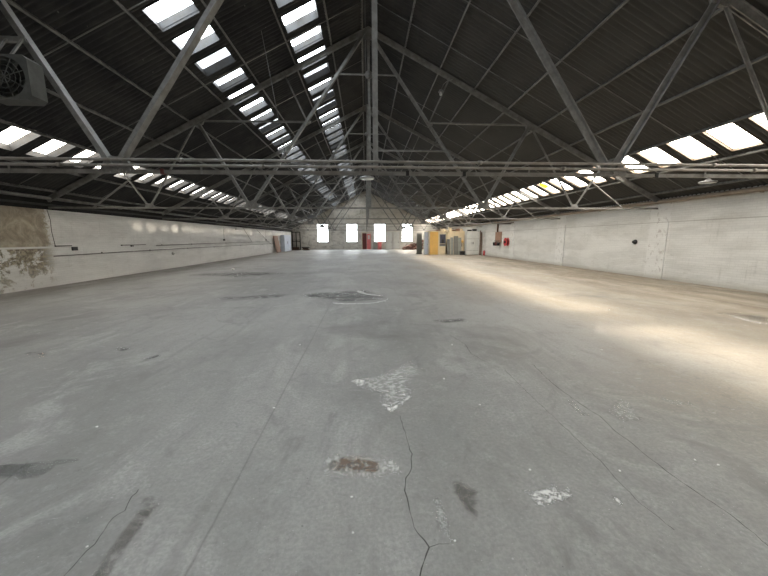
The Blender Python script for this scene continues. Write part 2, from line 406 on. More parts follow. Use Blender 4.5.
# ------------------------------------------------------------------ rooflights
rl_names = {'ridge': 'row of the left slope nearest the ridge', 'middle': 'middle row of the left slope', 'eaves': 'lowest row of the left slope', 'right': 'row along the right slope'}
slope_ang = math.atan(SL)
def proto_skylight(a, b, d, pane, curb):
    L = (b - a) / math.cos(slope_ang); W = OPEN
    e = empty('skylight')
    m = MB(); t = .025
    m.box(-L / 2 - t, -L / 2, -W / 2 - t, W / 2 + t, -.02, d); m.box(L / 2, L / 2 + t, -W / 2 - t, W / 2 + t, -.02, d)
    m.box(-L / 2, L / 2, -W / 2 - t, -W / 2, -.02, d); m.box(-L / 2, L / 2, W / 2, W / 2 + t, -.02, d)
    m.build('frame', curb, e)
    m = MB(); m.box(-L / 2 - t, L / 2 + t, -W / 2 - t, W / 2 + t, d, d + .006); m.build('pane', pane, e)
    return e
mucky = []
for side, rows in ROWS.items():
    for nm, a, b, d in rows:
        pane = {'right': 'pane_right', 'eaves': 'pane_eaves'}.get(nm, 'pane_left'); curb = 'curb_warm' if side == 'R' else 'curb'
        pr = proto_skylight(a, b, d, pane, curb); used = False; cnt = 0; bh = 0
        sg = -1 if side == 'L' else 1
        for k in range(K0, KN):
            yc = PH + PITCH * k + OPEN / 2
            if yc < YB + .6 or yc > YF - .6: continue
            e = pr if not used else copy_tree(pr); used = True
            if nm == 'eaves' and yc < 15.5 and yc > 8: mucky.append(e)
            e.location = (sg * (a + b) / 2, yc, roof_z((a + b) / 2)); e.rotation_euler = (0, slope_ang * sg, 0)
            first = {'ridge': 9.6, 'middle': 7.3, 'eaves': 8.6, 'right': 6.2}[nm]
            if yc < first:
                bh += 1; tag(e, 'rooflight %s from the back wall in the %s' % (nth(bh), rl_names[nm]), 'skylight', 'rooflights overhead in the ' + rl_names[nm]); continue
            cnt += 1
            if nm == 'right': lab = 'warm bright rooflight in the row along the right slope, %s from the viewer' % nth(cnt)
            else: lab = 'rooflight in the %s, %s from the viewer' % (rl_names[nm], nth(cnt))
            tag(e, lab, 'skylight', 'rooflights in the ' + rl_names[nm])
            if nm == 'right' and abs(yc - 16.3) < .55:
                yp = MB(); yp.lathe((-.27, .02, -.02), [(.25, 0), (.25, .012)], seg=18); o = yp.build('patch', 'yellow', e); o['label'] = 'round yellow patch on the sheet'

for e in mucky:
    for ch in e.children:
        if ch.name.startswith('pane'):
            ch.data = ch.data.copy(); ch.data.materials[0] = M['pane_mucky']; ch['label'] = 'grimy translucent sheet'

# ------------------------------------------------------------------ roof trusses
AX, BX, MX, TZ = 4.27, 7.80, 5.90, 2.72
def cz(x): return APEX - SL * abs(x)
def make_truss():
    e = empty('roof_truss', (0, 0, 0))
    for sg in (-1, 1):
        m = MB(); m.obox((0, -.03, APEX), (sg * 11.2, -.03, cz(11.2)), .022, .16); m.obox((0, .03, APEX), (sg * 11.2, .03, cz(11.2)), .022, .16)
        m.obox((0, 0, APEX + .07), (sg * 11.2, 0, cz(11.2) + .07), .13, .016)
        m.build('top_chord', 'steel', e)
    m = MB(); m.obox((XL + .02, 0, TZ), (XR - .10, 0, TZ - .03), .07, .012); m.obox((XL + .02, -.022, TZ), (XR - .13, -.022, TZ), .010, .06); m.obox((XL + .02, .022, TZ), (XR - .13, .022, TZ), .010, .06)
    m.build('bottom_chord', 'tie', e)
    m = MB(); m.obox((0, 0, TZ), (0, 0, APEX - .05), .09, .02, (1, 0, 0)); m.obox((0, .03, TZ), (0, .03, APEX - .05), .02, .07, (1, 0, 0)); m.build('king_post', 'steel', e)
    A = lambda s: (s * AX, 0, TZ + .02)
    ST = (AX - 2.16)
    for sg in (-1, 1):
        m = MB(); m.tee(A(sg), (sg * .12, 0, APEX - .15), .13, .016, .10); m.build('main_strut', 'steel', e)
        m = MB(); m.tee(A(sg), (sg * MX, 0, cz(MX)), .13, .016, .10); m.build('strut', 'steel', e)
        m = MB(); m.tee((sg * BX, 0, TZ), (sg * MX, 0, cz(MX)), .07, .01, .05); m.build('tie_rod', 'steel', e)
        m = MB(); m.tee((sg * BX, 0, TZ), (sg * 8.75, 0, cz(8.75)), .07, .01, .05); m.build('eaves_strut', 'steel', e)
        m = MB(); m.tee((sg * 8.35, 0, 3.72), (sg * 9.75, 0, TZ), .06, .01, .04); m.build('eaves_brace', 'steel', e)
        m = MB(); m.tee((sg * 2.16, .02, 5.69), (sg * MX, .02, cz(MX)), .07, .01, .05); m.build('collar', 'steel', e)
        m = MB(); m.tee((sg * 2.16, .02, 5.69), (sg * 2.87, .02, cz(2.87)), .08, .01, .05); m.build('sub_strut', 'steel', e)
        for gx, gz, s_ in ((AX, TZ + .09, .19), (BX, TZ + .06, .12), (MX, cz(MX) - .05, .17), (2.16, 5.69, .10)):
            m = MB(); g = [(-1.5, -.55), (1.5, -.55), (.75, .75), (-.75, .75)] if gz < 3 else [(-1.2, .1), (1.2, -.55), (.5, -.8), (-.9, -.5)]
            vs = [[m.bm.verts.new((sg * gx + sg * p * s_, yy, gz + q * s_)) for p, q in g] for yy in (-.035, .035)]
            m.bm.faces.new(vs[0]); m.bm.faces.new(vs[1][::-1])
            for k in range(4): m.bm.faces.new((vs[0][k], vs[0][(k + 1) % 4], vs[1][(k + 1) % 4], vs[1][k]))
            o = m.build('gusset_plate', 'steel', e)
            if gz < 3 and gx == AX:
                m = MB(); m.box(sg * gx - .27, sg * gx + .27, -.046, -.036, TZ - .03, TZ + .03)
                for k in range(8): m.lathe((sg * gx + (k - 3.5) * .065, -.05, TZ - .015 + .03 * (k % 2)), [(.014, -.012), (.014, .012)], 'Y', 8)
                m.build('splice_plate', 'tie', o)
    m = MB(); m.tee((-1.06, -.02, 7.21), (1.06, -.02, 7.21), .05, .01, .04); m.build('cross_tie', 'steel', e)
    m = MB(); m.lathe((0, -.06, 7.21), [(.02, -.03), (.12, -.02), (.14, .02), (.14, .03)], 'Y', 16); m.build('centre_plate', 'steel', e)
    vs = MB(); g = [(-.35, -.24), (-.1, -.3), (.1, -.3), (.35, -.24), (.35, -.1), (0, .08), (-.35, -.1)]
    for yy in (-.04, .04):
        vs.bm.faces.new([vs.bm.verts.new((p, yy, APEX + q)) for p, q in g])
    vs.build('apex_plate', 'steel', e)
    return e
tr = make_truss()
for i, y in enumerate(TY):
    e = tr if i == 0 else copy_tree(tr)
    if i == 1:
        t2 = e
    e.location = (0, y, 0)
    tag(e, 'grey steel roof truss spanning the hall, %s to the viewer' % ORD[i] if i < 6 else 'grey steel roof truss spanning the hall, farthest one before the gable', 'roof truss', 'steel roof trusses across the hall')
m = MB(); m.tee((.1, .06, 4.74), (2.8, .06, 4.74), .09, .012, .05); m.build('brace', 'steel', t2)

# purlins and sag rods
PX = [.22, 1.26, 2.50, 3.75, 5.0, 6.18, 7.42, 8.66, 9.83, 10.85]
cs = math.cos(slope_ang); sn = math.sin(slope_ang)
for sg, sn_ in ((-1, 'left'), (1, 'right')):
    for i, x in enumerate(PX):
        m = MB(); cx, czz = sg * x, roof_z(x) - .06
        dn = Vector((sg * cs, 0, -sn)); nn = Vector((sg * sn, 0, cs))
        for (u0, u1, n0, n1) in ((-.022, .022, .02, .030), (-.022, -.012, -.03, .02), (-.022, .022, -.04, -.030)):
            vs = [m.bm.verts.new(Vector((cx, yy, czz)) + dn * u + nn * v) for yy in (YB, YF) for u, v in ((u0, n0), (u1, n0), (u1, n1), (u0, n1))]
            for f in ((0, 1, 2, 3), (4, 5, 6, 7), (0, 1, 5, 4), (1, 2, 6, 5), (2, 3, 7, 6), (3, 0, 4, 7)): m.bm.faces.new([vs[k] for k in f])
        tag(m.build('purlin', 'purlin'), 'long grey purlin under the %s roof slope, %s down from the ridge' % (sn_, nth(i + 1)), 'purlin', 'purlins under the %s roof slope' % sn_)
rods = {'left': (.282, .785), 'right': (.49, .785)}
for sg, s_ in ((-1, 'left'), (1, 'right')):
    for b in range(NB):
        for q, fr in enumerate(rods[s_]):
            y = TY[b] + BAY * fr
            if y > YF - .3: continue
            m = MB(); m.tube([(sg * .22, y, roof_z(.22) - .10), (sg * 10.85, y, roof_z(10.85) - .10)], .012, 6)
            wh = 'beyond the %s truss' % (nth(b + 1))
            tag(m.build('sag_rod', 'purlin'), 'thin rod up the %s roof slope %s, %s of its bay' % (s_, wh, ('nearer rod', 'farther rod')[q]), 'rod', 'sag rods under the %s roof slope' % s_)

# ------------------------------------------------------------------ pipes across the hall by the nearest truss
def cross_pipe(z, r, y, label, clips, mat='pipe'):
    e = empty('pipe', (0, y, z)); tag(e, label, 'pipe', 'pipes across the nearest truss')
    m = MB(); m.tube([(XL + .20, 0, 0), (XR - .26, 0, 0)], r, 12); m.build('tube', mat, e)
    for x in clips:
        c = MB(); c.lathe((x, 0, 0), [(r + .012, -.035), (r + .012, .035)], 'X', 12); c.build('coupling', mat, e)
    return e
p3 = cross_pipe(2.805, .023, 5.66, 'lower of two thin parallel pipes across the nearest truss', [-5.1, -1.9, 3.3, 6.9])
p2 = cross_pipe(2.893, .023, 5.66, 'upper of two thin parallel pipes across the nearest truss', [-3.2, 1.8, 6.1])
for x in (-5.9, -2.9, -.25, 2.7, 6.0, 9):
    c = MB(); c.box(x - .015, x + .015, .025, .035, -.13, .03); c.build('pipe_clip', 'steel', p3)
for x, mt in ((-3.55, 'darkred'), (.55, 'black'), (1.55, 'black'), (5.1, 'black')):
    m = MB(); m.box(-.028, .028, -.045, .045, -.042, .042); o = m.build('clamp', mt, tr, .006, (x, 0, TZ)); o['label'] = 'small dark clamp on the bottom chord'

# ------------------------------------------------------------------ fan unit
fe = empty('fan_heater', (-5.35, 5.30, 3.63)); tag(fe, 'square grey fan unit hanging from the nearest truss at upper left', 'fan')
m = MB(); H = .60; HW = .33; D = .24
# casing with a round opening in its front face
seg = 32; cx, cz_ = 0, H / 2; R_ = .275
outer = []
for k in range(seg):
    a = 2 * PI * (k + .5) / seg; c, s = math.cos(a), math.sin(a); f = 1 / max(abs(c), abs(s)); outer.append((cx + c * f * HW, cz_ + s * f * H / 2))
v0 = [m.bm.verts.new((x, 0, z)) for x, z in outer]; v1 = [m.bm.verts.new((cx + R_ * math.cos(2 * PI * (k + .5) / seg), 0, cz_ + R_ * math.sin(2 * PI * (k + .5) / seg))) for k in range(seg)]
v2 = [m.bm.verts.new((v.co.x, .16, v.co.z)) for v in v1]; v3 = [m.bm.verts.new((x, D, z)) for x, z in outer]
for k in range(seg):
    n = (k + 1) % seg
    m.bm.faces.new((v0[k], v0[n], v1[n], v1[k])); m.bm.faces.new((v1[k], v1[n], v2[n], v2[k])); m.bm.faces.new((v0[k], v3[k], v3[n], v0[n]))
m.bm.faces.new(v2); m.bm.faces.new(v3)
m.build('casing', 'fan_body', fe)
m = MB()
for rr in (.08, .155, .22):
    m.tube([(cx + rr * math.cos(2 * PI * k / 24), -.01, cz_ + rr * math.sin(2 * PI * k / 24)) for k in range(25)], .005, 6)
for k in range(4):
    a = PI * k / 4 + .3; m.tube([(cx -   .275 * math.cos(a), -.012, cz_ -   .275 * math.sin(a)), (cx +   .275 * math.cos(a), -.012, cz_ +   .275 * math.sin(a))], .006, 6)
m.build('grille', 'fan_body', fe)
m = MB(); m.lathe((cx, .03, cz_), [(.07, 0), (.07, .12)], 'Y', 20); m.build('motor', 'fan_dark', fe)
for k in range(4):
    a = PI / 2 * k + .5; d = Vector((math.cos(a), 0, math.sin(a))); n = Vector((-math.sin(a), 0, math.cos(a)))
    m = MB(); c0 = Vector((cx, .09, cz_))
    q = [c0 + d * .06 - n * .03 + Vector((0, .03, 0)), c0 + d * .06 + n * .03 - Vector((0, .02, 0)), c0 + d * .25 + n * .12 - Vector((0, .02, 0)), c0 + d * .25 - n * .08 + Vector((0, .04, 0))]
    a_ = [m.bm.verts.new(v) for v in q]; b_ = [m.bm.verts.new(v + Vector((0, .006, 0))) for v in q]
    m.bm.faces.new(a_); m.bm.faces.new(b_[::-1])
    for i in range(4): m.bm.faces.new((a_[i], a_[(i + 1) % 4], b_[(i + 1) % 4], b_[i]))
    m.build('blade', 'fan_dark', fe)
m = MB(); m.obox((-.55, .40, 1.00), (.02, .40, 1.00), .06, .07); m.obox((-.25, .38, 1.0), (-.25, .12, .60), .04, .02, (1, 0, 0)); m.obox((-.02, .38, 1.0), (-.02, .12, .60), .04, .02, (1, 0, 0)); m.build('bracket', 'steel', fe)

# ------------------------------------------------------------------ lamps
def disc_lamp(x, y, z, label, up):
    e = empty('pendant_lamp', (x, y, z)); tag(e, label, 'lamp', 'round white pendant lamps')
    m = MB(); m.lathe((0, 0, 0), [(.205, 0), (.215, .012), (.20, .045), (.08, .07), (.05, .12), (.03, .13)], 'Z', 28); m.build('lamp_shade', 'lamp_grey', e)
    m = MB(); m.lathe((0, 0, -.012), [(.10, 0), (.19, .004), (.195, .014)], 'Z', 28); m.build('diffuser', 'lamp_white', e)
    m = MB(); m.tube([(0, 0, .12), (0, 0, up)], .006, 6); m.build('cord', 'rubber', e)
disc_lamp(-.124, 9.5, 3.30, 'round white pendant lamp on the hall centre line', roof_z(.124) - 3.33)
disc_lamp(10.05, 9.3, 3.215, 'round white pendant lamp close to the right wall', roof_z(10.05) - 3.25)
m = MB(); cab = [(-2.4, 3.62), (-2.1, 3.44), (-1.75, 3.24), (-1.45, 3.10), (-1.15, 3.03), (-.85, 3.06), (-.6, 3.17), (-.4, 3.30), (-.2, 3.42), (-.13, 3.45)]
m.tube([(x, 9.5 + (.02 if x > -.3 else .3), z) for x, z in cab], .010, 6)
m.tube([(-2.4, 9.8, 3.62), (-2.95, 9.8, roof_z(2.95) - .1)], .010, 6)
tag(m.build('cable', 'rubber'), 'slack dark cable looping down to the centre pendant lamp', 'cable')
be = empty('bulkhead_lamp', (2.52, 11.95, 6.68)); tag(be, 'small glass lamp on a bent arm below the second truss', 'lamp')
m = MB(); m.tube([(.42, .05, .44), (.22, .03, .38), (.08, 0, .25), (0, 0, .06)], .014, 8); m.build('arm', 'steel', be)
m = MB(); m.lathe((0, 0, -.02), [(.05, .10), (.09, .04), (.09, .02)], 'Z', 16); m.build('lamp_holder', 'lamp_grey', be)
m = MB(); m.lathe((0, 0, -.07), [(.01, -.045), (.045, -.03), (.055, .02), (.03, .08)], 'Z', 16); m.build('bulb', 'bulb', be)

# ------------------------------------------------------------------ pipes and fittings along the walls
def run(name, pts, r, mat, label, cat='pipe', group=None, brk=None, bx=None):
    e = empty(name, pts[0]); tag(e, label, cat, group); o = Vector(pts[0])
    m = MB(); m.tube([Vector(p) - o for p in pts], r, 8); m.build('tube', mat, e)
    for p in brk or []:
        c = MB(); q = Vector(p) - o; c.box(min(0, bx), max(0, bx), -.02, .02, -r - .02, r + .02)
        c.build('bracket', mat, e, loc=q)
    return e
run('pipe', [(XL + .14, YB, 3.03), (XL + .14, YF, 3.03)], .055, 'steel', 'dark grey pipe high along the top of the left wall', brk=[(XL + .14, y, 3.03) for y in (9, 15.3, 21.6, 28, 34)], bx=-.14)
run('pipe', [(XL + .10, YB, 2.80), (XL + .10, YF, 2.80)], .035, 'pipe_dark', 'thin black pipe just above the left wall paintwork', brk=[(XL + .10, y, 2.80) for y in (10, 16, 22, 29, 35)], bx=-.10)
run('gutter', [(XR - .15, YB + .1, 2.97), (XR - .15, YF - .1, 2.97)], .075, 'pipe_brown', 'thick pinkish brown pipe along the top of the right wall', brk=[(XR - .15, y, 2.97) for y in (8.8, 15.2, 21.5, 27.8, 34)], bx=.095)
run('conduit', [(XL + .065, 11.9, 1.04), (XL + .065, 17.4, 1.07), (XL + .065, 24.0, 1.08), (XL + .065, 40, 1.10)], .016, 'conduit', 'lower thin conduit along the left wall, sagging slightly', 'conduit', brk=[(XL + .065, y, 1.07) for y in (14, 17, 20.5, 24, 29, 35)], bx=-.03)
run('conduit', [(XL + .065, 17.5, 1.30), (XL + .065, 24, 1.33), (XL + .065, 37.5, 1.34)], .016, 'conduit', 'upper thin conduit along the left wall beyond the metal bracket', 'conduit', brk=[(XL + .065, y, 1.32) for y in (18, 21, 26, 31)], bx=-.03)
m = MB(); m.box(0, .08, 0, 1.55, 0, .035); m.box(0, .05, .6, .75, -.06, 0)
tag(m.build('shelf_bracket', 'conduit', loc=(XL + .035, 15.1, 1.345)), 'short grey metal rail fixed to the left wall', 'rail')
m = MB(); m.box(0, .06, 0, .62, 0, .03)
tag(m.build('ledge_slot', 'black', loc=(XL + .001, 12.05, 1.375)), 'short black bar lying on the left wall ledge', 'bar')
run('cable', [(XL + .012, 11.98, 2.64), (XL + .012, 12.04, 2.3), (XL + .012, 12.02, 1.9), (XL + .012, 12.07, 1.40)], .008, 'pipe_dark', 'thin dark cable hanging down the left wall beside the bare plaster', 'cable')
m = MB(); m.lathe((0, 0, 0), [(.09, 0), (.10, .06), (.06, .10), (.03, .16)], 'X', 16)
tag(m.build('wall_outlet', 'white_metal', loc=(XL + .036, 18.9, .83)), 'round white pipe end sticking out low on the left wall', 'outlet')
for y, z, lb in ((12.75, 1.27, 'nearer'), (25.8, 1.56, 'dark middle'), (28.3, 2.45, 'high pale'), (36.4, 1.52, 'farthest')):
    e = empty('junction_box', (XL + (.036 if z < 1.37 else .001), y, z)); tag(e, '%s small junction box on the left wall' % lb, 'junction box', 'junction boxes on the left wall')
    B1('box', 'white_metal' if lb.startswith('high') else 'pipe_dark', e, 0, .07, -.10, .10, -.06, .08, bevel=.008)
    if y > 13: m = MB(); m.tube([(.03, 0, .08), (.03, 0, min(2.62 - z, 1.0))], .010, 6); m.build('tube', 'conduit', e)
for y0, z0, y1, z1 in ((30.0, 2.6, 31.6, 1.4), (33.5, 2.6, 38.0, 1.0)):
    m = MB(); m.tube([(XL + .015, y0, z0), (XL + .12, (y0 + y1) / 2, (z0 + z1) / 2 - .12), (XL + .12, y1, z1)], .012, 6)
    tag(m.build('cable', 'pipe_dark'), 'loose cable slanting down the left wall ' + ('nearer the viewer' if y0 < 31 else 'beside the brown board'), 'cable', 'cables slanting down the left wall')
# right wall
m = MB(); m.lathe((0, 0, 0), [(.10, 0), (.10, -.03), (.07, -.05), (.05, -.12)], 'X', 18)
tag(m.build('wall_socket', 'black', loc=(XR, 13.05, 1.43)), 'round black fitting alone on the right wall', 'fitting')
e = empty('fire_point', (XR, 27.15, 1.0)); tag(e, 'brown fire point board with dark buckets on the right wall', 'fire point')
B1('board', 'board_brown', e, -.05, 0, -.65, .65, .25, 1.15)
for k in range(3):
    m = MB(); m.lathe((-.20, -.42 + .42 * k, -.02), [(.10, 0), (.14, .28), (.135, .28), (.09, .02)], 'Z', 18); o = m.build('bucket', ('black', 'darkred', 'black')[k], e)
    m = MB(); m.tube([(-.20, -.42 + .42 * k - .14, .26), (-.20, -.42 + .42 * k, .42), (-.20, -.42 + .42 * k + .14, .26)], .008, 6); m.build('handle', 'black', o)
    m = MB(); m.tube([(0, -.42 + .42 * k, .40), (-.20, -.42 + .42 * k, .41)], .012, 6); m.build('hook', 'black', e)
run('pipe', [(XR - .09, 27.25, 2.15), (XR - .09, 27.25, 2.86)], .07, 'brown', 'dark brown vertical pipe above the fire point on the right wall')
run('pipe', [(XR - .09, 27.0, 2.80), (XR - .09, 24.3, 2.80), (XR - .09, 24.3, 2.86)], .03, 'brown', 'thin brown horizontal pipe above the red hose reel')
e = empty('hose_reel', (XR - .001, 25.3, 1.32)); tag(e, 'red fire hose reel on the right wall beside the fire point', 'hose reel')
m = MB(); m.lathe((-.24, 0, 0), [(.33, 0), (.33, .02), (.30, .03)], 'X', 28); m.build('disc', 'red', e)
m = MB(); m.lathe((-.20, 0, 0), [(.22, 0), (.25, .06), (.25, .12), (.22, .17)], 'X', 24); m.build('hose', 'darkred', e)
m = MB(); m.lathe((-.03, 0, 0), [(.33, -.02), (.33, .0)], 'X', 28); m.build('back_disc', 'red', e)
m = MB(); m.lathe((-.30, 0, 0), [(.10, 0), (.10, .06)], 'X', 16); m.build('hub', 'black', e)
m = MB(); m.box(-.24, 0, -.04, .04, -.03, .03); m.build('bracket', 'black', e)

# ------------------------------------------------------------------ far left corner
e = empty('leaning_board', (XL + .04, 39.9, 0)); tag(e, 'brown board leaning against the far end of the left wall', 'board')
m = MB(); m.obox((.40, 0, .0), (.06, 0, 2.02), 2.0, .03); m.build('panel', 'board_brown', e)
m = MB(); m.box(.40, .44, -.9, .9, 0, .06); m.build('batten', 'brown', e)
e = empty('tall_panel', (XL + .04, 44.1, 0)); tag(e, 'bluish white tall panel standing by the left wall beyond the brown board', 'panel')
for k in range(2):
    m = MB(); m.box(.05, .55, -1.8 + 1.82 * k, -.02 + 1.82 * k, .0, 2.15); m.build('panel', 'blue_white', e, .01)
m = MB(); m.box(.55, .57, -.25, -.15, 1.0, 1.3); m.build('handle', 'black', e)
e = empty('timber_rack', (-10.5, 48.7, 0)); tag(e, 'dark open timber frame standing in the far left corner', 'frame')
for x in (-.58, 0, .58): B1('post', 'black', e, x - .06, x + .06, 0, .12, 0, 2.7)
B1('rail', 'black', e, -.64, .64, 0, .12, 2.58, 2.70); B1('rail', 'black', e, -.64, .64, 0, .12, 1.2, 1.28)
random.seed(11)
for st in range(2):
    for k in range(5):
        m = MB(); L = random.uniform(.8, 1.5); m.box(-L / 2, L / 2, -.12, .12, 0, .09)
        o = m.build('scrap_board', 'black' if (k + st) % 2 else 'brown', bevel=.006); o.location = (-10.3 + 1.5 * st + random.uniform(-.1, .1), 47.3 - .5 * st, .095 * k)
        o.rotation_euler = (0, 0, random.uniform(-.5, .5))
        tag(o, 'dark scrap board in the far left corner, %s from the floor in the %s pile' % (nth(k + 1), ('left', 'right')[st]), 'board', 'scrap boards in the far left corner')

# far wall fittings
e = empty('doorway_frame', (-.02, YF, 0)); tag(e, 'pale timber door frame around a dark recess in the middle of the far wall', 'door frame')
B1('recess', 'darkred', e, -.62, .02, -.02, -.005, 0, 2.45); B1('frame', 'card', e, -.72, -.62, -.06, 0, 0, 2.6); B1('frame', 'card', e, .62, .70, -.06, 0, 0, 2.5); B1('lintel', 'card', e, -.72, .70, -.06, 0, 2.5, 2.6)
e = empty('red_door', (.35, YF - .16, 0)); tag(e, 'open faded red door leaf in the middle of the far wall', 'door')
B1('leaf', 'pink', e, -.30, .28, 0, .05, .02, 2.35); B1('pane', 'white_metal', e, -.16, .14, -.01, 0, 1.55, 2.15); B1('handle', 'black', e, .18, .24, -.04, 0, 1.0, 1.12)
e = empty('red_cabinet', (2.0, 48.8, 0)); tag(e, 'low faded red cabinet under the third window of the far wall', 'cabinet')
B1('body', 'pink', e, -.28, .28, 0, .4, 0, 1.1); B1('door', 'pink', e, -.25, .25, -.02, 0, .05, 1.05); B1('side_panel', 'grey_sheet', e, -1.0, -.30, .1, .4, 0, 1.05)
for k, x in enumerate((3.45, 4.55)):
    e = empty('white_door', (x, YF, 0)); tag(e, 'tall whitewashed door in the far wall, %s one' % ('left' if k == 0 else 'right'), 'door', 'whitewashed doors in the far wall')
    B1('leaf', 'white_metal', e, -.42, .42, -.05, -.005, 0, 2.6); B1('frame', 'frame', e, -.52, -.42, -.08, 0, 0, 2.7); B1('frame', 'frame', e, .42, .52, -.08, 0, 0, 2.7); B1('handle', 'black', e, .30, .36, -.09, -.05, 1.0, 1.15)
# heap of rubble under the rightmost window
random.seed(5)
m = MB()
for k in range(110):
    t = random.random(); x = 5.4 + 3.1 * t ** .8; top = .25 + 1.1 * ((x - 5.4) / 3.1); z = top * random.random() ** 1.3; L = random.uniform(.12, .30)
    c = Vector((x, 47.9 - (1 - z / 1.4) * random.uniform(.0, .9), z + .06)); rot = Matrix.Rotation(random.uniform(-.6, .6), 3, 'X') @ Matrix.Rotation(random.uniform(0, 3), 3, 'Z')
    vs = m.box(-L, L, -.11, .11, -.08, .08)
    for v in vs: v.co = rot @ v.co + c; v.co.z = max(v.co.z, .0)
tag(m.build('rubble_heap', 'scrap_red'), 'reddish heap of broken bricks under the rightmost far window', 'rubble', kind='stuff')
tl = ['steepest', 'longest', 'shortest', 'middle', 'rightmost']
for k, (x, L, a) in enumerate(((6.0, 1.1, .9), (6.6, 2.3, .45), (7.0, .8, .6), (7.4, 1.5, .7), (8.0, 1.6, .95))):
    m = MB(); m.obox((-L / 2 * math.cos(a), 0, 0), (L / 2 * math.cos(a), 0, L * math.sin(a)), .10, .06)
    tag(m.build('scrap_timber', 'scrap', loc=(x - .4 + .25 * k, 46.72 - .14 * k, .04)), '%s of the brown timbers leaning on the rubble heap by the far wall' % tl[k], 'timber', 'timbers leaning on the rubble heap')

# ------------------------------------------------------------------ cubicle and stacked sheets on the right
cy = 32.0
e = empty('site_cabin', (8.1, cy, 0)); tag(e, 'cream and orange board cabin standing at the far right of the hall', 'cabin')
B1('front_panel', 'ply', e, -1.82, -.97, 0, .05, 0, 2.28)
B1('wall_panel', 'board', e, -.96, .0, 0, .05, 0, .84); B1('wall_panel', 'board', e, -.96, .0, 0, .05, 2.05, 2.28)
B1('wall_panel', 'board', e, -.96, -.84, 0, .05, .84, 2.05); B1('wall_panel', 'board', e, -.18, 1.9, 0, .05, 0, 2.28)
B1('side_panel', 'board', e, -1.82, -1.77, .05, 2.5, 0, 2.28); B1('side_panel', 'board', e, 1.85, 1.9, .05, 2.5, 0, 2.28); B1('back_panel', 'board', e, -1.82, 1.9, 2.5, 2.55, 0, 2.28)
B1('roof_panel', 'board', e, -1.88, 1.96, -.06, 2.6, 2.28, 2.33)
wf = MB()
for b in ((-.84, -.18, -.015, .06, .84, .90), (-.84, -.18, -.015, .06, 1.99, 2.05), (-.84, -.78, -.015, .06, .9, 1.99), (-.24, -.18, -.015, .06, .9, 1.99)): wf.box(*b)
wf = wf.build('window_frame', 'grey_sheet', e)
B1('pane', 'glass_dark', wf, -.78, -.24, .02, .03, .9, 1.99); B1('blind', 'black', wf, -.62, -.38, .0, .01, 1.1, 1.5)
B1('sill', 'card', e, -.80, 1.8, -.03, 0, 1.05, 1.10)
# door and panels left of it
e = empty('door_panel', (5.98, 32.3, 0)); tag(e, 'whitish door panel standing upright at the left side of the cabin', 'panel')
B1('leaf', 'blue_white', e, -.18, .18, 0, .06, 0, 2.25, bevel=.008); B1('frame', 'white_metal', e, -.24, -.18, -.02, .10, 0, 2.3); B1('knob', 'black', e, .10, .14, -.03, 0, 1.0, 1.05)
e = empty('metal_sheet', (5.52, 33.8, 0)); tag(e, 'dark olive metal sheet standing left of the whitish door panel', 'sheet')
B1('sheet', 'grey_sheet', e, -.28, .28, 0, .05, 0, 2.18, bevel=.006); B1('foot', 'black', e, -.28, .28, -.2, .3, 0, .05)
def corr_sheet(x, y, wdt, h, mat, tilt, label):
    m = MB(); n = int(wdt / .02); A = []
    for i in range(n + 1):
        u = -wdt / 2 + wdt * i / n; o = .012 * math.cos(2 * PI * u / .10)
        A.append([m.bm.verts.new((u, o + q, z)) for q in (0, .004) for z in (0, h)])
    for a, b in zip(A, A[1:]):
        for f in ((a[0], b[0], b[1], a[1]), (a[2], a[3], b[3], b[2]), (a[1], b[1], b[3], a[3]), (a[0], a[2], b[2], b[0])): m.bm.faces.new(f)
    m.bm.faces.new((A[0][0], A[0][1], A[0][3], A[0][2])); m.bm.faces.new((A[-1][0], A[-1][2], A[-1][3], A[-1][1]))
    o = m.build('corrugated_sheet', mat); o.location = (x, y, .01); o.rotation_euler = (-tilt, 0, 0)
    return tag(o, label, 'sheet', 'corrugated sheets leaning on the cabin')
corr_sheet(8.12, 31.60, .30, 1.55, 'grey_sheet2', .14, 'narrow dark sheet, leftmost of those leaning on the cabin')
corr_sheet(8.45, 31.55, .30, 1.72, 'grey_sheet', .14, 'second corrugated sheet from the left leaning on the cabin')
corr_sheet(8.86, 31.50, .46, 1.85, 'grey_sheet2', .13, 'tallest corrugated sheet leaning on the cabin')
corr_sheet(9.22, 31.42, .34, 1.70, 'grey_sheet', .15, 'rightmost corrugated sheet leaning on the cabin')
e = empty('tool_box', (9.37, 31.0, 0)); tag(e, 'small black box on the floor between leaning sheets and white cabinet', 'box')
B1('body', 'black', e, -.22, .22, 0, .3, 0, .30, bevel=.01); B1('lid', 'black', e, -.23, .23, -.01, .31, .30, .36, bevel=.01); B1('handle', 'grey_sheet', e, -.08, .08, .13, .17, .36, .40)
e = empty('hanging_plaque', (9.55, 31.98, 1.3)); tag(e, 'dull orange round plaque on the cream cabin wall', 'plaque')
m = MB(); m.lathe((0, 0, 0), [(.13, 0), (.16, -.02), (.10, -.04)], 'Y', 18); m.build('disc', 'ply', e); B1('stem', 'scrap', e, -.03, .03, -.02, 0, -.5, -.14)
e = empty('steel_cabinet', (10.25, 30.75, 0)); tag(e, 'tall white double steel cabinet beside the right wall', 'cabinet')
B1('body', 'white_metal', e, -.62, .62, .02, .60, .03, 2.3)
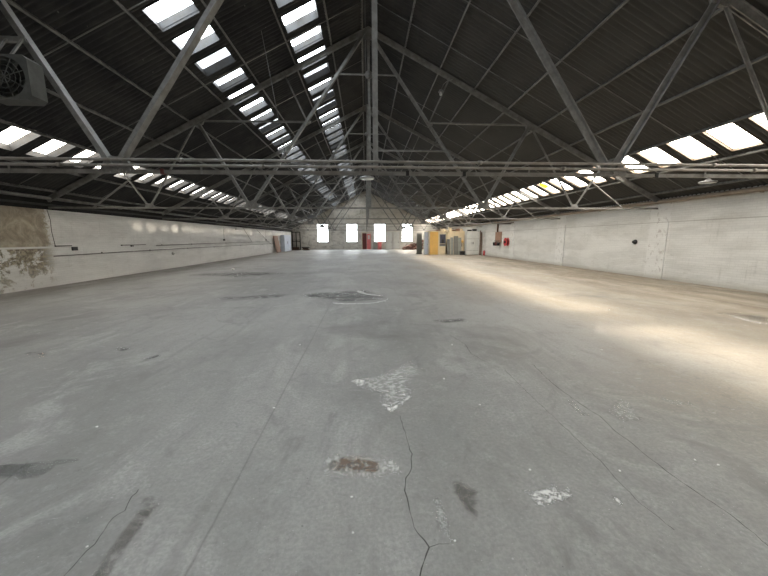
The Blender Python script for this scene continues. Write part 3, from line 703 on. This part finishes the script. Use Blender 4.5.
for s in (-1, 1):
    d = B1('door', 'white_metal', e, *( (-.61, -.01) if s < 0 else (.01, .61)), -.01, .02, .05, 2.28, bevel=.004)
    B1('handle', 'black', d, *((-.08, -.05) if s < 0 else (.05, .08)), -.04, -.01, 1.05, 1.25)
    B1('rail', 'grey_sheet', d, *((-.60, -.02) if s < 0 else (.02, .60)), -.018, -.01, .42, .45); B1('rail', 'grey_sheet', d, *((-.60, -.02) if s < 0 else (.02, .60)), -.018, -.01, 1.55, 1.58)
B1('plinth', 'grey_sheet', e, -.60, .60, .04, .58, 0, .03)
for k, (x, h) in enumerate(((10.97, 2.35), (11.09, 2.2))):
    m = MB(); m.obox((0, 0, 0), (.02, .05, h), .07, .09, (1, 0, 0))
    tag(m.build('timber_post', 'brown', loc=(x, 30.7, 0)), 'brown timber post between white cabinet and right wall, %s' % ('left of the pair' if k == 0 else 'right of the pair'), 'post', 'timber posts by the white cabinet')
e = empty('fire_extinguisher', (11.1, 29.9, 0)); tag(e, 'small red extinguisher on the floor by the right wall', 'fire extinguisher')
m = MB(); m.lathe((0, 0, 0), [(.07, 0), (.085, .02), (.085, .38), (.03, .46)], 'Z', 18); m.build('body', 'red', e)
m = MB(); m.box(-.03, .03, -.05, .02, .46, .50); m.tube([(0, -.04, .48), (.09, -.06, .44), (.11, -.05, .2)], .010, 6); m.build('valve', 'black', e)
# clutter lying on top of the cabin and cabinet
random.seed(3)
items = [(6.7, .6, .04, 'card'), (7.2, .3, .12, 'scrap'), (7.62, .34, .2, 'card'), (8.08, .34, .16, 'card'), (8.46, .24, .30, 'board'), (8.82, .34, .14, 'brown'), (9.24, .34, .22, 'scrap'), (9.66, .3, .24, 'card')]
nm = ['flat cardboard sheet', 'thin brown plank', 'open cardboard box', 'wide pale carton', 'upright cream carton', 'dark brown plank bundle', 'torn brown crate', 'small pale carton']
pl = ['above the orange panel', 'over the cabin window edge', 'beside the cabin window', 'near the roof middle', 'tallest on the cabin roof', 'right of the tallest carton', 'towards the white cabinet', 'at the right end of the cabin roof']
for k, (x, wd, h, mt) in enumerate(items):
    e = empty('carton' if 'car' in nm[k] else 'plank', (x, 32.35 + .2 * (k % 2), 2.33)); tag(e, '%s lying on the cabin roof %s' % (nm[k], pl[k]), 'carton' if 'car' in nm[k] else 'plank', 'clutter on the cabin roof')
    B1('body', mt, e, -wd / 2, wd / 2, 0, .5, 0, h)
    if 'carton' in e.name and h > .08:
        m = MB(); m.obox((-wd / 2, .25, h), (-wd / 2 - .03, .25, h + .10), .5, .008, (0, 1, 0)); m.build('flap', mt, e)
    else:
        m = MB(); m.box(-wd / 2 + .04, wd / 2 - .02, .1, .2, h, h + .03); m.build('batten', mt, e)
    e.rotation_euler = (0, 0, random.uniform(-.05, .05))
for k, (x, h) in enumerate(((10.0, .12), (10.5, .2))):
    e = empty('dark_crate', (x, 30.95, 2.3)); tag(e, 'dark crate on top of the white cabinet, %s one' % ('left' if k == 0 else 'right'), 'crate', 'crates on the white cabinet')
    B1('body', 'black', e, -.18, .18, 0, .3, 0, h); B1('rim', 'brown', e, -.19, .19, -.01, .31, h, h + .02)

# ------------------------------------------------------------------ marks, cracks and stains in the floor
def decal(name, mat, pts, z=.0015, inset=.04, label=None):
    bm = bmesh.new(); vs = [bm.verts.new((x, y, z)) for x, y in pts]; f = bm.faces.new(vs)
    if f.normal.z < 0: f.normal_flip()
    f.normal_update()
    if f.normal.z < 0: f.normal_flip()
    old = set(bm.verts)
    bmesh.ops.triangulate(bm, faces=list(bm.faces))
    bmesh.ops.subdivide_edges(bm, edges=list(bm.edges), cuts=3, use_grid_fill=True)
    # fade = distance to the outline, clamped
    segs = [(Vector(a), Vector(b)) for a, b in zip(pts, pts[1:] + pts[:1])]
    lay = bm.verts.layers.float.new('fade')
    for v in bm.verts:
        p = Vector((v.co.x, v.co.y)); dm = 9
        for a, b in segs:
            t = max(0, min(1, (p - a).dot(b - a) / max((b - a).length_squared, 1e-9))); dm = min(dm, (p - a - (b - a) * t).length)
        v[lay] = min(1, dm / inset)
    me = bpy.data.meshes.new(name); bm.to_mesh(me); bm.free(); me.materials.append(M[mat])
    o = bpy.data.objects.new(name, me); COL.objects.link(o); o.parent = floor
    if label: o['label'] = label
    return o
def crack(pts, wd, label=None, z=.0012):
    pp = []
    rnd = random.Random(int(abs(pts[0][0]) * 1000))
    for (a, b), (c, d) in zip(pts, pts[1:]):
        n = max(2, int(math.hypot(c - a, d - b) / .04))
        for k in range(n): t = k / n; pp.append((a + (c - a) * t + rnd.uniform(-.006, .006), b + (d - b) * t))
    pp.append(pts[-1])
    bm = bmesh.new(); prev = None
    for i, (x, y) in enumerate(pp):
        q = pp[min(i + 1, len(pp) - 1)]; r = pp[max(i - 1, 0)]; d = Vector((q[0] - r[0], q[1] - r[1])).normalized(); n = Vector((-d.y, d.x)) * wd * rnd.uniform(.12, .42)
        cur = (bm.verts.new((x + n.x, y + n.y, z)), bm.verts.new((x - n.x, y - n.y, z)))
        if prev: bm.faces.new((prev[0], prev[1], cur[1], cur[0]))
        prev = cur
    bmesh.ops.recalc_face_normals(bm, faces=bm.faces)
    me = bpy.data.meshes.new('crack'); bm.to_mesh(me); bm.free(); me.materials.append(M['crack'])
    o = bpy.data.objects.new('crack', me); COL.objects.link(o); o.parent = floor
    if label: o['label'] = label
crack([(0.101, 2.678), (0.101, 2.538), (0.122, 2.392), (0.122, 2.261), (0.13, 2.156), (0.115, 2.01), (0.058, 1.917), (0.038, 1.809), (0.048, 1.69), (0.059, 1.544), (0.116, 1.424), (0.072, 1.351), (0.047, 1.285), (0.033, 1.0)], .010, 'wandering crack down the middle of the floor')
crack([(0.116, 1.424), (0.169, 1.439), (0.229, 1.436)], .005)
crack([(1.928, 3.764), (1.88, 3.393), (1.863, 3.146), (1.873, 2.817), (1.911, 2.564), (1.873, 2.353), (1.878, 2.134), (1.868, 1.935), (1.871, 1.814), (1.879, 1.716), (1.911, 1.514), (1.877, 1.1)], .009, 'long crack running away at right')
crack([(1.498, 3.618), (1.482, 3.014), (1.484, 2.592), (1.485, 2.283), (1.486, 2.002), (1.468, 1.802), (1.455, 1.654), (1.475, 1.523), (1.492, 1.44)], .006)
crack([(-1.679, 1.927), (-1.683, 1.869), (-1.656, 1.762), (-1.681, 1.715), (-1.657, 1.553), (-1.665, 1.477), (-1.668, 1.397), (-1.668, 1.2)], .008)
crack([(-2.672, 2.231), (-2.655, 2.136), (-2.631, 2.027), (-2.61, 1.8)], .008)
crack([(1.2, 5.1), (1.31, 4.6), (1.27, 4.2), (1.36, 3.9)], .009)
decal('residue_mark', 'mark_soft', [(-0.42, 3.433), (-0.284, 3.516), (-0.12, 3.567), (0.057, 3.743), (0.169, 3.79), (0.303, 3.982), (0.436, 4.098), (0.57, 4.324), (0.572, 4.22), (0.436, 3.943), (0.518, 3.766), (0.661, 3.812), (0.531, 3.607), (0.406, 3.493), (0.293, 3.277), (0.337, 3.192), (0.272, 3.007), (0.169, 2.892), (0.043, 2.727), (-0.026, 2.777), (-0.102, 2.944), (-0.09, 3.1), (-0.204, 3.149), (-0.318, 3.318)], inset=.09, label='large arrow-shaped patch of white residue')
decal('residue_mark', 'mark', [(-.10, 2.944), (-.026, 2.777), (.043, 2.727), (.169, 2.892), (.272, 3.007), (.25, 3.12), (.15, 2.98), (.05, 2.86), (-.03, 2.93)], .002, .03)
decal('residue_mark', 'mark', [(-0.42, 3.433), (-0.284, 3.516), (-.2, 3.45), (-.2, 3.3), (-0.204, 3.149), (-0.318, 3.318)], .002, .04)
decal('residue_mark', 'mark_soft', [(-0.538, 2.051), (-0.512, 2.155), (-0.404, 2.21), (-0.25, 2.209), (-0.117, 2.158), (-0.025, 2.124), (0.038, 2.015), (0.048, 1.953), (-0.022, 1.945), (-0.128, 1.895), (-0.246, 1.902), (-0.382, 1.926), (-0.487, 1.951)], inset=.02, label='pale ring around the rust stain')
decal('rust_stain', 'stain_rust', [(-0.508, 2.049), (-0.471, 2.125), (-0.363, 2.165), (-0.231, 2.157), (-0.12, 2.089), (-0.096, 2.023), (-0.125, 1.964), (-0.23, 1.97), (-0.335, 1.994), (-0.441, 2.005)], .0022, .03, 'curved rust brown stain')
decal('residue_mark', 'mark_soft', [(0.203, 1.767), (0.249, 1.754), (0.274, 1.605), (0.267, 1.523), (0.254, 1.427), (0.229, 1.436), (0.222, 1.487), (0.172, 1.513), (0.189, 1.627)], inset=.03)
decal('residue_mark', 'mark', [(0.759, 1.786), (0.861, 1.768), (0.963, 1.785), (1.027, 1.829), (1.039, 1.757), (1.124, 1.787), (1.097, 1.72), (1.127, 1.696), (1.037, 1.669), (0.95, 1.643), (0.833, 1.621), (0.804, 1.663), (0.803, 1.727)], inset=.03, label='bright splash of white residue')
decal('residue_mark', 'mark_streak', [(1.788, 2.906), (1.864, 2.845), (1.841, 2.689), (1.877, 2.59), (1.813, 2.539), (1.735, 2.576), (1.736, 2.696)], inset=.03)
decal('residue_mark', 'mark_streak', [(2.0, 2.66), (2.2, 2.80), (2.397, 2.894), (2.395, 2.755), (2.307, 2.562), (2.284, 2.451), (2.169, 2.437), (2.055, 2.423), (2.009, 2.49)], inset=.05)
decal('residue_mark', 'mark', [(1.316, 1.706), (1.36, 1.692), (1.361, 1.628), (1.33, 1.595), (1.311, 1.631)], inset=.02)
decal('residue_mark', 'mark_streak', [(2.787, 2.928), (2.822, 2.83), (2.9, 2.78), (3.05, 2.80), (2.95, 2.66), (2.75, 2.68), (2.714, 2.789)], inset=.04)
decal('residue_mark', 'mark', [(-1.141, 8.194), (-0.924, 8.012), (-0.562, 7.904), (-0.089, 7.947), (0.291, 8.297), (0.389, 8.515), (0.42, 8.3), (0.272, 7.93), (-0.13, 7.75), (-0.671, 7.70), (-1.023, 7.80)], inset=.05)
decal('residue_mark', 'mark', [(-0.574, 9.931), (-0.304, 9.909), (-0.114, 9.312), (0.328, 8.933), (0.318, 8.759), (-0.207, 9.001), (-0.54, 9.629)], inset=.06)
decal('residue_mark', 'mark_soft', [(7.64, 6.402), (7.45, 6.037), (7.384, 5.701), (7.317, 5.359), (7.133, 5.222), (7.09, 5.514), (7.21, 5.937)], inset=.07)
decal('oil_stain', 'stain_dark', [(-2.95, 2.237), (-2.833, 2.246), (-2.629, 2.253), (-2.492, 2.265), (-2.348, 2.271), (-2.296, 2.245), (-2.322, 2.221), (-2.43, 2.196), (-2.413, 2.143), (-2.45, 2.068), (-2.571, 2.054), (-2.711, 2.073), (-2.95, 2.055)], inset=.015, label='dark tongue-shaped oil stain at left')
decal('oil_stain', 'stain_brown', [(-1.623, 1.866), (-1.579, 1.885), (-1.443, 1.84), (-1.465, 1.75), (-1.463, 1.625), (-1.461, 1.515), (-1.433, 1.382), (-1.40, 1.2), (-1.52, 1.2), (-1.557, 1.471), (-1.573, 1.603), (-1.583, 1.724)], inset=.03)
decal('oil_stain', 'stain_dark', [(-2.16, 9.479), (-1.353, 9.696), (-0.154, 10.214), (0.405, 8.752), (0.291, 8.297), (-0.524, 7.941), (-0.929, 8.074), (-1.558, 8.555), (-2.03, 8.826)], .001, .3)
decal('oil_stain', 'stain_dark', [(7.2, 6.3), (7.688, 6.295), (8.051, 5.905), (7.7, 5.5), (7.35, 5.45), (7.42, 5.9)], .001, .12)
decal('oil_stain', 'stain_brown', [(0.347, 1.875), (0.438, 1.892), (0.519, 1.778), (0.417, 1.497), (0.369, 1.615), (0.335, 1.769)], inset=.04)
decal('rust_stain', 'stain_orange', [(-5.125, 4.625), (-5.08, 4.787), (-4.744, 4.68), (-4.569, 4.433), (-4.78, 4.41)], inset=.12)
decal('oil_stain', 'stain_dark', [(-3.97, 4.753), (-3.876, 4.881), (-3.656, 4.731), (-3.722, 4.568)], inset=.06)
decal('oil_stain', 'stain_dark', [(-3.263, 4.2), (-3.146, 4.529), (-3.014, 4.402), (-3.13, 4.191)], inset=.06)
decal('oil_stain', 'stain_dark', [(1.0, 6.1), (1.8, 6.2), (1.9, 5.9), (1.2, 5.8)], inset=.1)
decal('oil_stain', 'stain_dark', [(-4.8, 9.0), (-2.6, 9.6), (-2.2, 8.9), (-3.9, 8.3)], .001, .35)
decal('oil_stain', 'stain_dark', [(-9.5, 15.0), (-6.5, 16.5), (-3.2, 15.5), (-5.5, 13.6)], .001, .8)
# loose chips of plaster
bits = [(-1.091, 2.896), (-2.535, 2.677), (0.689, 3.417), (5.248, 6.677), (3.198, 4.213), (2.179, 1.961), (2.289, 1.902), (1.549, 1.89), (0.263, 1.451), (-0.3, 1.78), (-0.284, 1.532), (-1.682, 1.538), (0.184, 3.07), (1.1, 4.579), (-1.214, 4.741), (-7.209, 17.224), (0.896, 2.822), (0.932, 1.939)]
random.seed(21)
for x, y in bits:
    r = .003 + .0028 * y if y < 10 else .10
    m = MB(); bmesh.ops.create_icosphere(m.bm, subdivisions=1, radius=r)
    for v in m.bm.verts: v.co = Vector((v.co.x * random.uniform(.7, 1.4), v.co.y * random.uniform(.7, 1.3), max(v.co.z, -.5 * r) * .6))
    o = m.build('plaster_chip', 'chip', loc=(x, y, r * .3)); o.rotation_euler.z = random.uniform(0, 6)
    tag(o, 'small white chip of plaster lying on the concrete floor', 'chip', 'plaster chips scattered on the floor')
